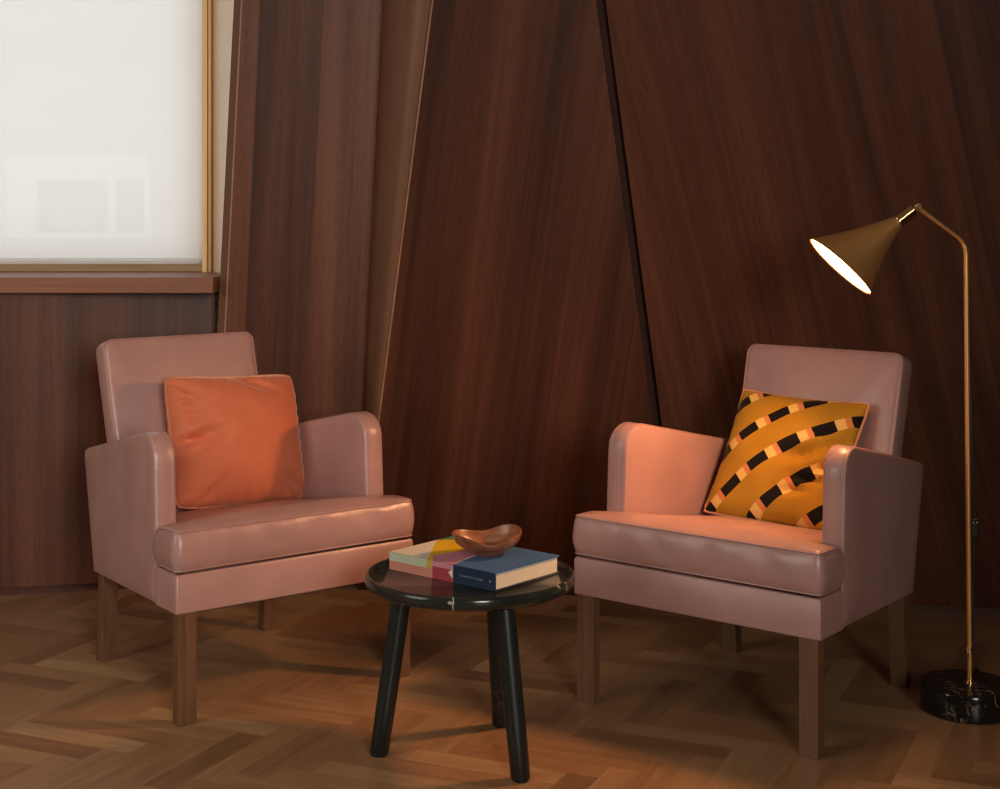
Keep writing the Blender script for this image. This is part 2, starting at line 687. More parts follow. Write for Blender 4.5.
panel('wall_back', [at(B, ZB, eb), at(C, ZB), at(C, ZT), at(B, ZT, eb)], (-0.1293, 0.2055, -0.9701), M['veneer2'], 0.03)
panel('wall_back_right', [at(CF, ZB), Vector((R2[0].x, R2[0].y, 0)).lerp(R2[1], ZB / 2.9), R2[1], at(CF, ZT)], (0.2465, 0.1488, -0.9576), M['veneer3'], 0.03)


def strip(name, L, w, d, mat, dx=0.0, dy=0.0, z0=ZB, z1=ZT):
    bm = bmesh.new()
    p0, p1 = at(L, z0, dx, dy), at(L, z1, dx, dy)
    vs = []
    for p in (p0, p1):
        vs.append([bm.verts.new(p + Vector(q)) for q in ((0, 0, 0), (w, 0, 0), (w, d, 0), (0, d, 0))])
    for k in range(4):
        bm.faces.new((vs[0][k], vs[0][(k + 1) % 4], vs[1][(k + 1) % 4], vs[1][k]))
    bm.faces.new(vs[0][::-1])
    bm.faces.new(vs[1])
    return struct(name, bm, mat, smooth=False)


strip('trim_1', A, eb, 0.046, M['edge'], 0.0, -0.001)
strip('trim_2', B, eb, 0.03, M['edge'], 0.0, -0.002)
# return side of the left panel towards the window (a slim dark edge face)
A_ = at(A, 0), at(A, ZT)
strip('trim_3', A, 0.021, 0.022, M['facet'], -0.0215, 0.004)
# backing of the shadow gap between centre and right panels
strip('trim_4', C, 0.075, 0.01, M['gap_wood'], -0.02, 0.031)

# reveal lining between window frame and leaning panel
bm = bmesh.new()
a0, a1 = at(A, 0.0, 0.0, 0.03), at(A, ZT, 0.0, 0.03)
q = [bm.verts.new(p) for p in ((-0.932, 5.03, 0.0), (a0.x - 0.012, a0.y - 0.012, 0.0), (a1.x - 0.012, a1.y - 0.012, ZT), (-0.932, 5.03, ZT))]
bm.faces.new(q)
q2 = [bm.verts.new(v.co + Vector((0.03, 0.012, 0))) for v in q]
bm.faces.new(q2[::-1])
for i in range(4):
    bm.faces.new((q[i], q2[i], q2[(i + 1) % 4], q[(i + 1) % 4]))
struct('wall_reveal', bm, M['reveal'], smooth=False)

# wall below the window
lw0, lw1 = Vector((-3.2, 4.30, 0)), Vector((-0.885, 4.83, 0))
zs = 0.935
panel('wall_window', [lw0 + Vector((0, 0, ZB)), lw1 + Vector((0, 0, ZB)), lw1 + Vector((0, 0, zs)), lw0 + Vector((0, 0, zs))], (0, 0, -1), M['veneer0'], 0.03)
# recessed kick plinths
bm = bmesh.new()


def quadwall(bm, p, q_, z0, z1, th=0.02, dy=0.03):
    p, q_ = Vector(p), Vector(q_)
    for (a_, b_) in ((p, q_),):
        v = [(a_.x, a_.y + dy, z0), (b_.x, b_.y + dy, z0), (b_.x, b_.y + dy + th, z0), (a_.x, a_.y + dy + th, z0)]
        lo = [bm.verts.new(c_) for c_ in v]
        hi = [bm.verts.new((c_[0], c_[1], z1)) for c_ in v]
        for k in range(4):
            bm.faces.new((lo[k], lo[(k + 1) % 4], hi[(k + 1) % 4], hi[k]))
        bm.faces.new(lo[::-1])
        bm.faces.new(hi)


quadwall(bm, lw0, lw1, 0, 0.05)
quadwall(bm, A[0], K[0], 0, 0.05)
quadwall(bm, B[0], C[0], 0, 0.05)
quadwall(bm, CF[0], (R2[0].x, R2[0].y, 0), 0, 0.05)
struct('baseboard_back', bm, M['veneer'], smooth=False)

# sill
bm = bmesh.new()
box(bm, -3.2, -0.857, 4.64, 5.0, 0.922, 0.969)
struct('trim_5', bm, M['sill'], smooth=False, bevel=0.002)

# window: frame, rail, glass, blind
wf = bpy.data.objects.new('window_1', None)
COL.objects.link(wf)
wf['kind'] = 'structure'
wf.location = (-1.95, 5.0, 0.965)


def wpart(name, boxes, mat, bevel=0.0015):
    bm = bmesh.new()
    for b in boxes:
        box(bm, b[0] + 1.95, b[1] + 1.95, b[2] - 5.0, b[3] - 5.0, b[4] - 0.965, b[5] - 0.965)
    return obj(name, bm, mat, wf, smooth=False, bevel=bevel)


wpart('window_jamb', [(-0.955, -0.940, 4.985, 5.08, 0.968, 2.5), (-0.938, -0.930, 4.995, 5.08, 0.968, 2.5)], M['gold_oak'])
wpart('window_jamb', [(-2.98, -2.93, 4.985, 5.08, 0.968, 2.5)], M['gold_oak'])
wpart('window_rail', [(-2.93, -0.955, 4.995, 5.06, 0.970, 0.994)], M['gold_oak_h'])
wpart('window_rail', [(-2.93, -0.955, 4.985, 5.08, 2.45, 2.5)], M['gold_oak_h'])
wpart('window_pane', [(-2.93, -0.955, 5.110, 5.116, 0.99, 2.5)], None, None)
g = NT('clear_glass')
g.N.remove(g.b)
gt = g.n('ShaderNodeBsdfTransparent')
gg = g.n('ShaderNodeBsdfGlossy')
gg.inputs['Roughness'].default_value = 0.02
gm_ = g.n('ShaderNodeMixShader')
gm_.inputs[0].default_value = 0.06
gt.inputs[0].default_value = (0.96, 0.96, 0.96, 1)
g.l(gt.outputs[0], gm_.inputs[1])
g.l(gg.outputs[0], gm_.inputs[2])
g.l(gm_.outputs[0], g.out.inputs[0])
M['glass'] = g.m
for ob in wf.children:
    if ob.name.startswith('window_pane'):
        ob.data.materials.clear()
        ob.data.materials.append(M['glass'])
# sash (outer frame seen faintly through the blind edge)
wpart('window_sash', [(-0.99, -0.955, 5.09, 5.13, 0.97, 2.5), (-2.93, -0.99, 5.09, 5.13, 0.97, 1.0)], M['facade_frame'])

# roller blind: a thing hanging in front of the glass
rb = thing('roller_blind', 'white translucent roller blind lowered over the window', 'blind', (-1.95, 5.035, 1.0))
bm = bmesh.new()
NX = 60
for i in range(NX + 1):
    x = -0.965 + 1.955 * i / NX
    y = 0.0012 * sin(i * 0.9)
    bm.verts.new((x, y, 0.010))
    bm.verts.new((x, y, 1.42))
bm.verts.ensure_lookup_table()
for i in range(NX):
    bm.faces.new((bm.verts[2 * i], bm.verts[2 * i + 2], bm.verts[2 * i + 3], bm.verts[2 * i + 1]))
obj('blind_fabric', bm, M['blind'], rb)
bm = bmesh.new()
box(bm, -0.965, 0.99, -0.004, 0.004, 0.0, 0.012)
obj('hem_bar', bm, M['blind'], rb, smooth=False, bevel=0.002)
bm = bmesh.new()
tube(bm, [(-0.965, 0, 1.44), (0.99, 0, 1.44)], 0.022, 20)
obj('roller_tube', bm, M['blind'], rb)

# remaining shell: window wall above/left, left, right, rear walls, ceiling
bm = bmesh.new()
box(bm, -3.3, -0.90, 4.99, 5.12, 2.5, ZT)
box(bm, -3.3, -2.98, 4.99, 5.12, 0.9, 2.5)
struct('wall_back_window', bm, M['plaster'], smooth=False)
bm = bmesh.new()
box(bm, -3.3, -0.7, 5.12, 5.2, 0, 0.965)
box(bm, -0.88, 2.6, 5.12, 5.2, 0, ZT)
struct('wall_outer', bm, M['plaster'], smooth=False)
bm = bmesh.new()
box(bm, -3.3, -3.2, -2.6, 0.85, 0, ZT)
box(bm, -3.3, -3.2, 2.35, 5.2, 0, ZT)
box(bm, -3.3, -3.2, 0.85, 2.35, 0, 1.1)
box(bm, -3.3, -3.2, 0.85, 2.35, 2.4, ZT)
struct('wall_left', bm, M['plaster'], smooth=False)
bm = bmesh.new()
box(bm, 2.5, 2.6, -2.6, 5.2, 0, ZT)
struct('wall_right', bm, M['veneer3'], smooth=False)
bm = bmesh.new()
box(bm, -3.3, 0.7, -2.6, -2.5, 0, ZT)
box(bm, 1.9, 2.6, -2.6, -2.5, 0, ZT)
box(bm, 0.7, 1.9, -2.6, -2.5, 0, 1.2)
box(bm, 0.7, 1.9, -2.6, -2.5, 2.5, ZT)
struct('wall_front', bm, M['veneer3'], smooth=False)
bm = bmesh.new()
box(bm, -3.3, 2.6, -2.6, 5.2, ZT, ZT + 0.1)
struct('ceiling', bm, M['ceiling'], smooth=False)

# ------------------------------------------------------------------ herringbone floor
random.seed(11)


def floor():
    bm = bmesh.new()
    uvl = bm.loops.layers.uv.new('UVMap')
    att = bm.faces.layers.float_vector.new('plank')
    w = 0.070
    n = 5
    Lp = n * w
    th = radians(66)
    d1 = Vector((cos(th), sin(th)))
    d2 = Vector((sin(th), -cos(th)))
    org = Vector((-0.30, 3.30))
    gap = 0.00015

    def plank(x0, y0, along_x):
        # local grid units of w; d1 = local y, d2 = local x
        if along_x:
            pts = [(x0, y0), (x0 + n, y0), (x0 + n, y0 + 1), (x0, y0 + 1)]
        else:
            pts = [(x0, y0), (x0 + 1, y0), (x0 + 1, y0 + n), (x0, y0 + n)]
        cx = sum(p[0] for p in pts) / 4
        cy = sum(p[1] for p in pts) / 4
        c_ = org + d2 * cx * w + d1 * cy * w
        if not (-3.3 < c_.x < 2.7 and -2.7 < c_.y < 5.3):
            return
        vs = []
        for p in pts:
            sx = gap if p[0] < cx else -gap
            sy = gap if p[1] < cy else -gap
            q_ = org + d2 * (p[0] * w + sx) + d1 * (p[1] * w + sy)
            vs.append(bm.verts.new((q_.x, q_.y, 0)))
        f = bm.faces.new(vs)
        ru = random.random() * 30
        for lp, p in zip(f.loops, pts):
            lp[uvl].uv = ((p[1] * w + ru, p[0] * w) if along_x else (p[0] * w + ru, p[1] * w))
        tone = min(1, max(0, random.gauss(0.5, 0.27)))
        f[att] = Vector((tone, random.random(), 0))

    # herringbone: along each diagonal k, a horizontal plank at (k, k) and a vertical at (k+n, k-n+1); period 2n
    for j in range(-14, 15):
        for k in range(-110, 111):
            ox = k + 2 * n * j
            oy = k
            plank(ox, oy, True)
            plank(ox + n, oy - n + 1, False)
    for f in bm.faces:
        if f.normal.z < 0:
            f.normal_flip()
    # a joint bed just below
    x0, x1, y0, y1 = -3.3, 2.6, -2.6, 5.2
    f = bm.faces.new([bm.verts.new(p) for p in ((x0, y0, -0.0012), (x1, y0, -0.0012), (x1, y1, -0.0012), (x0, y1, -0.0012))])
    f.material_index = 1
    lo = [bm.verts.new(p) for p in ((x0, y0, -0.06), (x1, y0, -0.06), (x1, y1, -0.06), (x0, y1, -0.06))]
    f = bm.faces.new(lo[::-1])
    f.material_index = 1
    bm.normal_update()
    for f in bm.faces:
        if f.material_index == 0 and f.normal.z < 0:
            f.normal_flip()
    return struct('floor', bm, [M['floor'], M['floor_joint']], smooth=False, recalc=False)


floor()

# ------------------------------------------------------------------ building outside, faint through the blind
nb = thing('neighbouring_building', 'pale neighbouring building with a white framed window, faint through the blind', 'building', (-2.4, 9.0, 0))


def npart(name, boxes, mat, parent):
    bm = bmesh.new()
    for b in boxes:
        box(bm, *b)
    return obj(name, bm, mat, parent, smooth=False)


def fx(px):
    return (px - 500) / 1554.7 * 9.0 + 2.4


def fz(py):
    return 1.2 - (py - 200) / 1554.7 * 9.0


npart('wall', [(-1.8, 1.2, 0.0, 0.3, -1.0, 2.0), (-1.8, 1.2, 0.12, 0.3, 2.0, 2.6)], M['facade'], nb)
wn_ = npart('window', [(fx(10), fx(150), -0.08, 0, fz(180), fz(155)), (fx(10), fx(40), -0.06, 0, fz(232), fz(180)),
                       (fx(110), fx(118), -0.05, 0, fz(232), fz(180)), (fx(146), fx(152), -0.05, 0, fz(232), fz(180)),
                       (fx(8), fx(154), -0.08, 0, fz(238), fz(232))], M['facade_frame'], nb)
npart('pane', [(fx(40), fx(146), -0.02, 0, fz(232), fz(180))], M['facade_glass'], wn_)

# ------------------------------------------------------------------ armchair


def make_armchair():
    t = thing('armchair', 'x', 'armchair')
    W2 = 0.32

    # ---- side panel arms
    def half(v):        # outer half width at depth v
        return 0.3195 - 0.088 * (max(v, 0.12) - 0.12)

    prof = round_poly([(0.117, 0.256, 0.004), (0.588, 0.236, 0.004), (0.672, 0.544, 0.022), (0.135, 0.662, 0.060)], 0.03)

    TH = 0.056
    for s in (-1, 1):
        bm = bmesh.new()
        rows = []
        # across thickness: rounded rims; puff slightly
        for (ins, a) in ((0.009, 0.0), (0.0035, 0.0018), (0.0, 0.008), (0.0, TH - 0.008), (0.0035, TH - 0.0018), (0.009, TH)):
            pr = inset(prof, ins)
            rows.append([Vector((s * (half(p.x) - a), p.x, p.y)) for p in pr])
        # caps: grids toward the centroid with slight puff
        cx, cz = 0.37, 0.42

        def cap(base, a, sign):
            out = []
            for kk, f in enumerate((0.9, 0.72, 0.5, 0.25, 0.04)):
                ring = []
                for p in inset(prof, 0.009):
                    q = Vector((cx + (p.x - cx) * f, cz + (p.y - cz) * f))
                    puff = 0.004 * (1 - f ** 3) + 0.0022 * (noise.noise(Vector((q.x * 9, q.y * 9, s * 3.0 + a * 50))))
                    ring.append(Vector((s * (half(q.x) - a + sign * puff), q.x, q.y)))
                out.append(ring)
            return out

        rings = cap(prof, 0.0, 1)[::-1] + rows + cap(prof, TH, -1)
        rings_mesh(bm, rings)
        arm = obj('arm', bm, M['leather'], t)
        # seams along front and top edges, both sides
        bm = bmesh.new()
        pr = inset(prof, 0.0015)
        for a in (0.0095, TH - 0.0095):
            pts = [Vector((s * (half(p.x) - a), p.x, p.y)) for p in pr]
            # only the front/top run
            keep = [p for p in pts if not (p.z < 0.27 or p.y > 0.645)]
            # order: from rear top to front bottom
            top = sorted([p for p in keep if p.z > 0.55], key=lambda p: -p.y)
            i0 = pts.index(top[0])
            seq = []
            n_ = len(pts)
            k = i0
            while pts[k] in keep and len(seq) < n_:
                seq.append(pts[k])
                k = (k + 1) % n_
            if len(seq) > 3:
                tube(bm, seq, 0.0021, 8)
        obj('piping', bm, M['piping'], arm)

    # ---- seat rail (upholstered box under the cushion)
    bm = bmesh.new()
    out = round_poly([(-0.325, 0.0, 0.005), (0.325, 0.0, 0.005), (0.323, 0.116, 0.004), (0.262, 0.118, 0), (0.222, 0.615, 0.003), (-0.222, 0.615, 0.003), (-0.262, 0.118, 0), (-0.323, 0.116, 0.004)], 0.04)
    rings = []
    for ins, z in ((0.003, 0.256), (0.0, 0.259), (0.0, 0.338), (0.004, 0.345), (0.014, 0.347)):
        rings.append([Vector((p.x, p.y, z)) for p in inset(out, ins)])
    rings_mesh(bm, rings)
    obj('seat_rail', bm, M['leather'], t)
    bm = bmesh.new()
    box(bm, -0.27, 0.27, 0.02, 0.57, 0.2495, 0.2565)
    obj('underside', bm, M['lining'], t, smooth=False)

    # ---- seat cushion (T shape)
    bm = bmesh.new()
    out = round_poly([(-0.329, -0.004, 0.018), (0.329, -0.004, 0.018), (0.327, 0.114, 0.012), (0.2575, 0.118, 0.0), (0.219, 0.548, 0.01), (-0.219, 0.548, 0.01), (-0.2575, 0.118, 0.0), (-0.327, 0.114, 0.012)], 0.014)

    def slope(y, z):
        return -0.155 * max(0.0, y - 0.06) * smoothstep((z - 0.35) / 0.09)

    rings = []

    def wob(p, z, amp):
        k = smoothstep((0.15 - p.y) / 0.1)
        n1 = noise.noise(Vector((p.x * 11, z * 22 + p.x * 6, 1.3)))
        n2 = noise.noise(Vector((p.x * 34 + z * 60, z * 30, 5.1)))
        return amp * k * (0.6 * n1 + 0.7 * n2)

    for ins, z in ((0.05, 0.350), (0.014, 0.350), (0.006, 0.353), (0.002, 0.360), (-0.003, 0.378), (-0.004, 0.395), (-0.003, 0.412), (0.0, 0.428), (0.003, 0.437), (0.007, 0.443), (0.013, 0.4465)):
        ps = inset(out, ins)
        amp = 0.0048 if 0.36 <= z <= 0.44 else 0.0005
        ring = []
        for p, q in zip(ps, out):
            d = wob(q, z, amp)
            sx = 1 + 0
            ring.append(Vector((p.x * (1 + d * 0.8), p.y - d, slope(p.y, z) + z + (0.002 * noise.noise(Vector((q.x * 6, q.y * 6, z))) if z > .42 else 0))))
        rings.append(ring)
    base = inset(out, 0.013)
    for f in (0.93, 0.84, 0.72, 0.58, 0.42, 0.25, 0.08):
        ring = []
        for p in base:
            q = Vector((p.x * f, 0.10 + (p.y - 0.10) * f))
            z = 0.4465 + 0.015 * (1 - f ** 2.4) + 0.0022 * noise.noise(Vector((q.x * 8, q.y * 9, 2.0)))
            ring.append(Vector((q.x, q.y, z + slope(q.y, 1))))
        rings.append(ring)
    rings_mesh(bm, rings)
    cu = obj('seat_cushion', bm, M['leather'], t)
    bm = bmesh.new()
    for ins, z, rr in ((0.0055, 0.4425, 0.0024), (0.004, 0.3545, 0.0022)):
        ps = inset(out, ins)
        pts = [Vector((p.x, p.y, z)) for p in ps if p.y < 0.10]
        pts.sort(key=lambda p: 0)
        # order from the left rear corner round the front to the right
        left = [p for p in ps if p.y < 0.10]
        left = sorted(left, key=lambda p: (atan2(p.y - 0.115, p.x)))
        seq = [Vector((p.x, p.y - (0.0002), z + slope(p.y, z))) for p in left]
        tube(bm, seq, rr, 8)
    obj('piping', bm, M['piping'], cu)

    # ---- backrest: slab in a tilted frame
    sl = 0.277
    up = Vector((0, sl, 1)).normalized()
    nr = Vector((0, -1, sl)).normalized()           # out of the front face
    top = Vector((0, 0.657, 0.825))
    Hh = 0.53
    bm = bmesh.new()
    out = round_poly([(-0.215, -Hh, 0.01), (0.218, -Hh, 0.01), (0.223, 0, 0.026), (-0.223, 0, 0.026)], 0.03)
    rings = []

    def bp(p, d):
        return top + Vector((p.x, 0, 0)) + up * p.y + nr * d

    D = 0.062
    for f in (0.1, 0.5, 0.9):
        rings.append([bp(Vector((p.x * f, -Hh / 2 + (p.y + Hh / 2) * f)), -D - 0.003 * (1 - f)) for p in inset(out, 0.008)])
    for ins, d in ((0.008, -D), (0.002, -D + 0.003), (0.0, -D + 0.010), (0.0, -0.012), (0.0015, -0.005), (0.006, -0.0012)):
        rings.append([bp(p, d) for p in inset(out, ins)])
    for f in (0.95, 0.86, 0.74, 0.6, 0.44, 0.26, 0.08):
        ring = []
        for p in inset(out, 0.006):
            q = Vector((p.x * f, -Hh / 2 + (p.y + Hh / 2) * f))
            ring.append(bp(q, 0.010 * (1 - f ** 2.5) - 0.001 + 0.002 * noise.noise(Vector((q.x * 7, q.y * 7, 8)))))
        rings.append(ring)
    rings_mesh(bm, rings)
    bk = obj('backrest', bm, M['leather'], t)
    bm = bmesh.new()
    tube(bm, [bp(p, -0.0035) for p in inset(out, 0.0020)], 0.0022, 8, closed=True)
    obj('piping', bm, M['piping'], bk)

    # ---- legs
    for s in (-1, 1):
        bm = bmesh.new()
        x0, x1 = sorted((s * 0.3175, s * 0.2715))
        vs = box(bm, x0, x1, 0.004, 0.034, 0.0, 0.262)
        obj('leg', bm, M['leg'], t, smooth=False, bevel=0.0015)
    for s in (-1, 1):
        bm = bmesh.new()
        x0, x1 = sorted((s * 0.259, s * 0.217))
        vs = box(bm, x0, x1, 0.566, 0.596, 0.0, 0.262)
        for v in vs[:4]:
            v.co.y += 0.020
        obj('leg', bm, M['leg'], t, smooth=False, bevel=0.0015)
    return t


def copy_tree(o, parent=None):
    c_ = o.copy()
    COL.objects.link(c_)
    if parent is not None:
        c_.parent = parent
    for ch in list(o.children):
        copy_tree(ch, c_)
    return c_


chair_l = make_armchair()
chair_r = copy_tree(chair_l)
for ch_, dz_ in ((chair_l, 0.006), (chair_r, -0.009)):
    for c_ in ch_.children:
        if c_.name.startswith('backrest'):
            c_.location.z = dz_
chair_l.location = (-0.4762, 3.7255, 0)
chair_l.rotation_euler = (0, 0, 0.6502)
chair_r.location = (0.4300, 3.5231, 0)
chair_r.rotation_euler = (0, 0, -0.6734)
tag(chair_l, 'dusty pink leather armchair below the window, holding a plain orange velvet cushion', 'armchair', 'pink leather armchairs')
tag(chair_r, 'dusty pink leather armchair under the brass lamp, holding an ochre and black patterned cushion', 'armchair', 'pink leather armchairs')

# ------------------------------------------------------------------ cushions


def pillow(name, w, h, T, mat, pmat, seed, fold=0.0, gather=0.0, bow=0.055, blunt=0.02):
    """square cushion in local x (width) / z (height), y thickness; origin at the bottom centre"""
    root = bpy.data.objects.new(name, None)
    COL.objects.link(root)
    bm = bmesh.new()
    uvl = bm.loops.layers.uv.new('UVMap')
    N = 60

    def edge(sx, sy):
        # pinched sides: edges bow inward between the pointed corners
        x = sx * (1 - bow * (1 - sy * sy))
        z = sy * (1 - bow * (1 - sx * sx) * (1.0 if sy > 0 else 0.25))
        # blunt corner
        cr = (abs(sx) ** 5) * (abs(sy) ** 5)
        return x * (1 - blunt * cr), z * (1 - blunt * cr)

    def P(i, j, side):
        a = sin((i / N - 0.5) * pi)
        b = sin((j / N - 0.5) * pi)
        x, z = edge(a, b)
        prof = max(0.0, (1 - a * a) * (1 - b * b)) ** 0.46
        y = T / 2 * prof
        n1 = noise.noise(Vector((a * 2.2 + seed, b * 2.2, side * 3)))
        y += 0.006 * n1 * prof
        # gathers near the piping
        if gather:
            g1 = math.exp(-((1 - abs(a)) / 0.20)) * sin(b * 34 + 2 * n1) * (1 - b * b)
            g2 = math.exp(-((1 - abs(b)) / 0.16)) * sin(a * 30 + 3 * n1) * (1 - a * a)
            y += gather * (g1 + 0.7 * g2) * min(1, prof * 3)
        if fold:
            # crumple creases
            for (px_, pz_, ang, L, dpt, wd_) in FOLDS[name]:
                dx, dz = a - px_, b - pz_
                u_ = dx * cos(ang) + dz * sin(ang)
                v_ = -dx * sin(ang) + dz * cos(ang)
                y -= fold * dpt * math.exp(-(u_ / L) ** 2) * math.exp(-(v_ / wd_) ** 2)
        return Vector((x * w / 2, -y * side, h / 2 + z * h / 2)), (a * .5 + .5, b * .5 + .5)

    for side in (1, -1):
        grid = [[bm.verts.new(P(i, j, side)[0]) for j in range(N + 1)] for i in range(N + 1)]
        for i in range(N):
            for j in range(N):
                idx = ((i, j), (i + 1, j), (i + 1, j + 1), (i, j + 1))
                f = bm.faces.new([grid[a][b] for a, b in idx])
                for lp, (a, b) in zip(f.loops, idx):
                    lp[uvl].uv = P(a, b, side)[1]
    bmesh.ops.remove_doubles(bm, verts=bm.verts[:], dist=0.0004)
    obj('cushion_cover', bm, mat, root)
    bm = bmesh.new()
    pts = []
    m = 26
    for s0, s1, fx_ in ((-1, 1, lambda k: (k, -1)), (-1, 1, lambda k: (1, k)), (1, -1, lambda k: (k, 1)), (1, -1, lambda k: (-1, k))):
        for k in range(m):
            v = s0 + (s1 - s0) * k / m
            x, z = edge(*fx_(v))
            pts.append(Vector((x * w / 2, 0.0008 * sin(k * 1.7), h / 2 + z * h / 2)))
    tube(bm, pts, 0.0040, 8, closed=True)
    obj('piping', bm, pmat, root)
    return root


FOLDS = {
    'velvet_cushion': [(-0.72, 0.0, 0.22, 0.26, 1.25, 0.085), (-0.66, -0.13, 0.45, 0.16, 0.5, 0.07), (0.18, 0.82, -0.55, 0.22, 0.55, 0.06), (0.36, 0.80, -0.6, 0.2, 0.5, 0.05),
                       (0.80, -0.78, -0.75, 0.26, 0.7, 0.07), (0.62, -0.86, -0.6, 0.2, 0.5, 0.06), (-0.55, -0.82, 0.95, 0.24, 0.5, 0.08), (-0.80, 0.42, 0.1, 0.14, 0.5, 0.05),
                       (-0.82, 0.25, 0.1, 0.14, 0.5, 0.05), (-0.82, 0.58, 0.15, 0.13, 0.5, 0.05), (-0.80, 0.78, -0.7, 0.2, 0.5, 0.06)],
    'patterned_cushion': [(0.35, 0.0, 0.35, 0.25, 1.0, 0.10), (0.75, 0.25, 0.5, 0.28, 0.8, 0.08), (0.6, -0.35, 0.1, 0.25, 0.7, 0.07), (0.4, -0.55, 0.2, 0.25, 0.5, 0.07), (0.6, 0.38, 0.3, 0.2, 0.5, 0.06),
                          (0.75, -0.15, 0.3, 0.2, 0.7, 0.06)],
}


def basis(chair, u, v, z, yaw, lean, roll):
    """place in the world from chair coordinates"""
    Mx = Matrix.Translation((u, v, z)) @ Matrix.Rotation(yaw, 4, 'Z') @ Matrix.Rotation(-lean, 4, 'X') @ Matrix.Rotation(roll, 4, 'Y')
    Cw = Matrix.Translation(chair.location) @ Matrix.Rotation(chair.rotation_euler.z, 4, 'Z')
    return Cw @ Mx


p1 = pillow('velvet_cushion', 0.384, 0.352, 0.225, M['velvet'], M['velvet_piping'], 1.0, 0.032, 0.0055, 0.06, 0.07)
p1.matrix_world = basis(chair_l, 0.054, 0.405, 0.398, radians(-1.4), radians(17.9), radians(2.7))
tag(p1, 'plain orange velvet cushion with piped edges leaning in the left armchair', 'cushion', 'cushions on the armchairs')
p2 = pillow('patterned_cushion', 0.366, 0.352, 0.13, M['pattern'], M['pattern_piping'], 7.0, 0.030, 0.0018, 0.065, 0.02)
p2.matrix_world = basis(chair_r, -0.028, 0.404, 0.399, radians(0), radians(32.4), radians(1.6))
tag(p2, 'ochre cushion with black, yellow and salmon dashed bands tilted in the right armchair', 'cushion', 'cushions on the armchairs')

# ------------------------------------------------------------------ table
TX, TY, TZ = -0.065, 3.37, 0.395
tb = thing('side_table', 'low round black marble table on three splayed legs between the armchairs', 'table', (TX, TY, 0))
bm = bmesh.new()
r = 0.2285
prof = [(0.0, TZ - 0.034), (r - 0.035, TZ - 0.034), (r - 0.014, TZ - 0.031), (r - 0.004, TZ - 0.024), (r, TZ - 0.014), (r - 0.0015, TZ - 0.005), (r - 0.005, TZ - 0.0005),
        (r - 0.008, TZ), (r - 0.011, TZ - 0.0012), (r - 0.0135, TZ - 0.005), (r - 0.015, TZ - 0.0115), (r - 0.0165, TZ - 0.0125), (0.0, TZ - 0.0125)]
prof2 = [(max(a, 0.0005), b) for a, b in prof]
lathe(bm, prof2, 96, None, True, True)
obj('tabletop', bm, M['table_marble'], tb)
for (fx_, fy_, tx_, ty_) in ((-0.262, 3.362, -0.209, 3.360), (0.003, 3.548, -0.012, 3.465), (0.043, 3.215, 0.008, 3.262)):
    bm = bmesh.new()
    f0 = Vector((fx_ - TX, fy_ - TY, 0.0))
    t0 = Vector((tx_ - TX, ty_ - TY, TZ - 0.028))
    ax = (t0 - f0).normalized()
    n = 24
    rings = []
    for s_, rr, zz in ((0.0, 0.0165, 0.0), (0.0, 0.0205, 0.006), (0.3, 0.0215, None), (0.7, 0.0215, None), (1.0, 0.0215, None)):
        c0 = f0.lerp(t0, s_)
        if zz is not None:
            c0 = f0 + ax * (zz / ax.z)
        ring = []
        for k in range(n):
            a = 2 * pi * k / n
            p = c0 + Vector((rr * cos(a), rr * sin(a), 0))
            ring.append(p)
        rings.append(ring)
    rings_mesh(bm, rings)
    obj('leg', bm, M['leg_marble'], tb)

# ------------------------------------------------------------------ book
bz = TZ - 0.0125 + 0.0003
near = Vector((-0.010, 3.243, 0))
bu = Vector((-0.237, 0.184, 0)).normalized()
bv = Vector((0.1393, 0.164, 0)).normalized()
bk = thing('coffee_table_book', 'thick hardback book with a bright geometric cover lying on the round table', 'book', (near.x, near.y, bz), atan2(bv.y, bv.x))
# local axes: x along bv (depth, spine -> fore edge), y along bu (spine length)
LS, DS, HB = 0.308, 0.216, 0.0385


def bmat(name, c_, rough=0.38):
    return plain(name, c_, rough).m


cv = [bmat('cover_blue', (0.055, 0.135, 0.30)), bmat('cover_navy', (0.012, 0.026, 0.052)), bmat('cover_mauve', (0.52, 0.21, 0.27)),
      bmat('cover_yellow', (0.72, 0.44, 0.015)), bmat('cover_green', (0.05, 0.26, 0.10)), bmat('cover_cream', (0.68, 0.62, 0.50)),
      bmat('cover_pink', (0.52, 0.20, 0.15)), bmat('cover_crimson', (0.33, 0.045, 0.055)), bmat('cover_gold', (0.50, 0.33, 0.06)), bmat('cover_sage', (0.45, 0.47, 0.33))]
bm = bmesh.new()
tb_ = 0.003
box(bm, 0.0, DS, 0.0, LS, 0, tb_, 1)
box(bm, 0.0, DS, 0.0, LS, HB - tb_, HB, 0)
box(bm, 0.0, 0.003, 0.0, LS, tb_, HB - tb_, 1)


def flat(pts, z, mi):
    f = bm.faces.new([bm.verts.new((p[0], p[1], z)) for p in pts])
    f.material_index = mi


z1 = HB + 0.0003
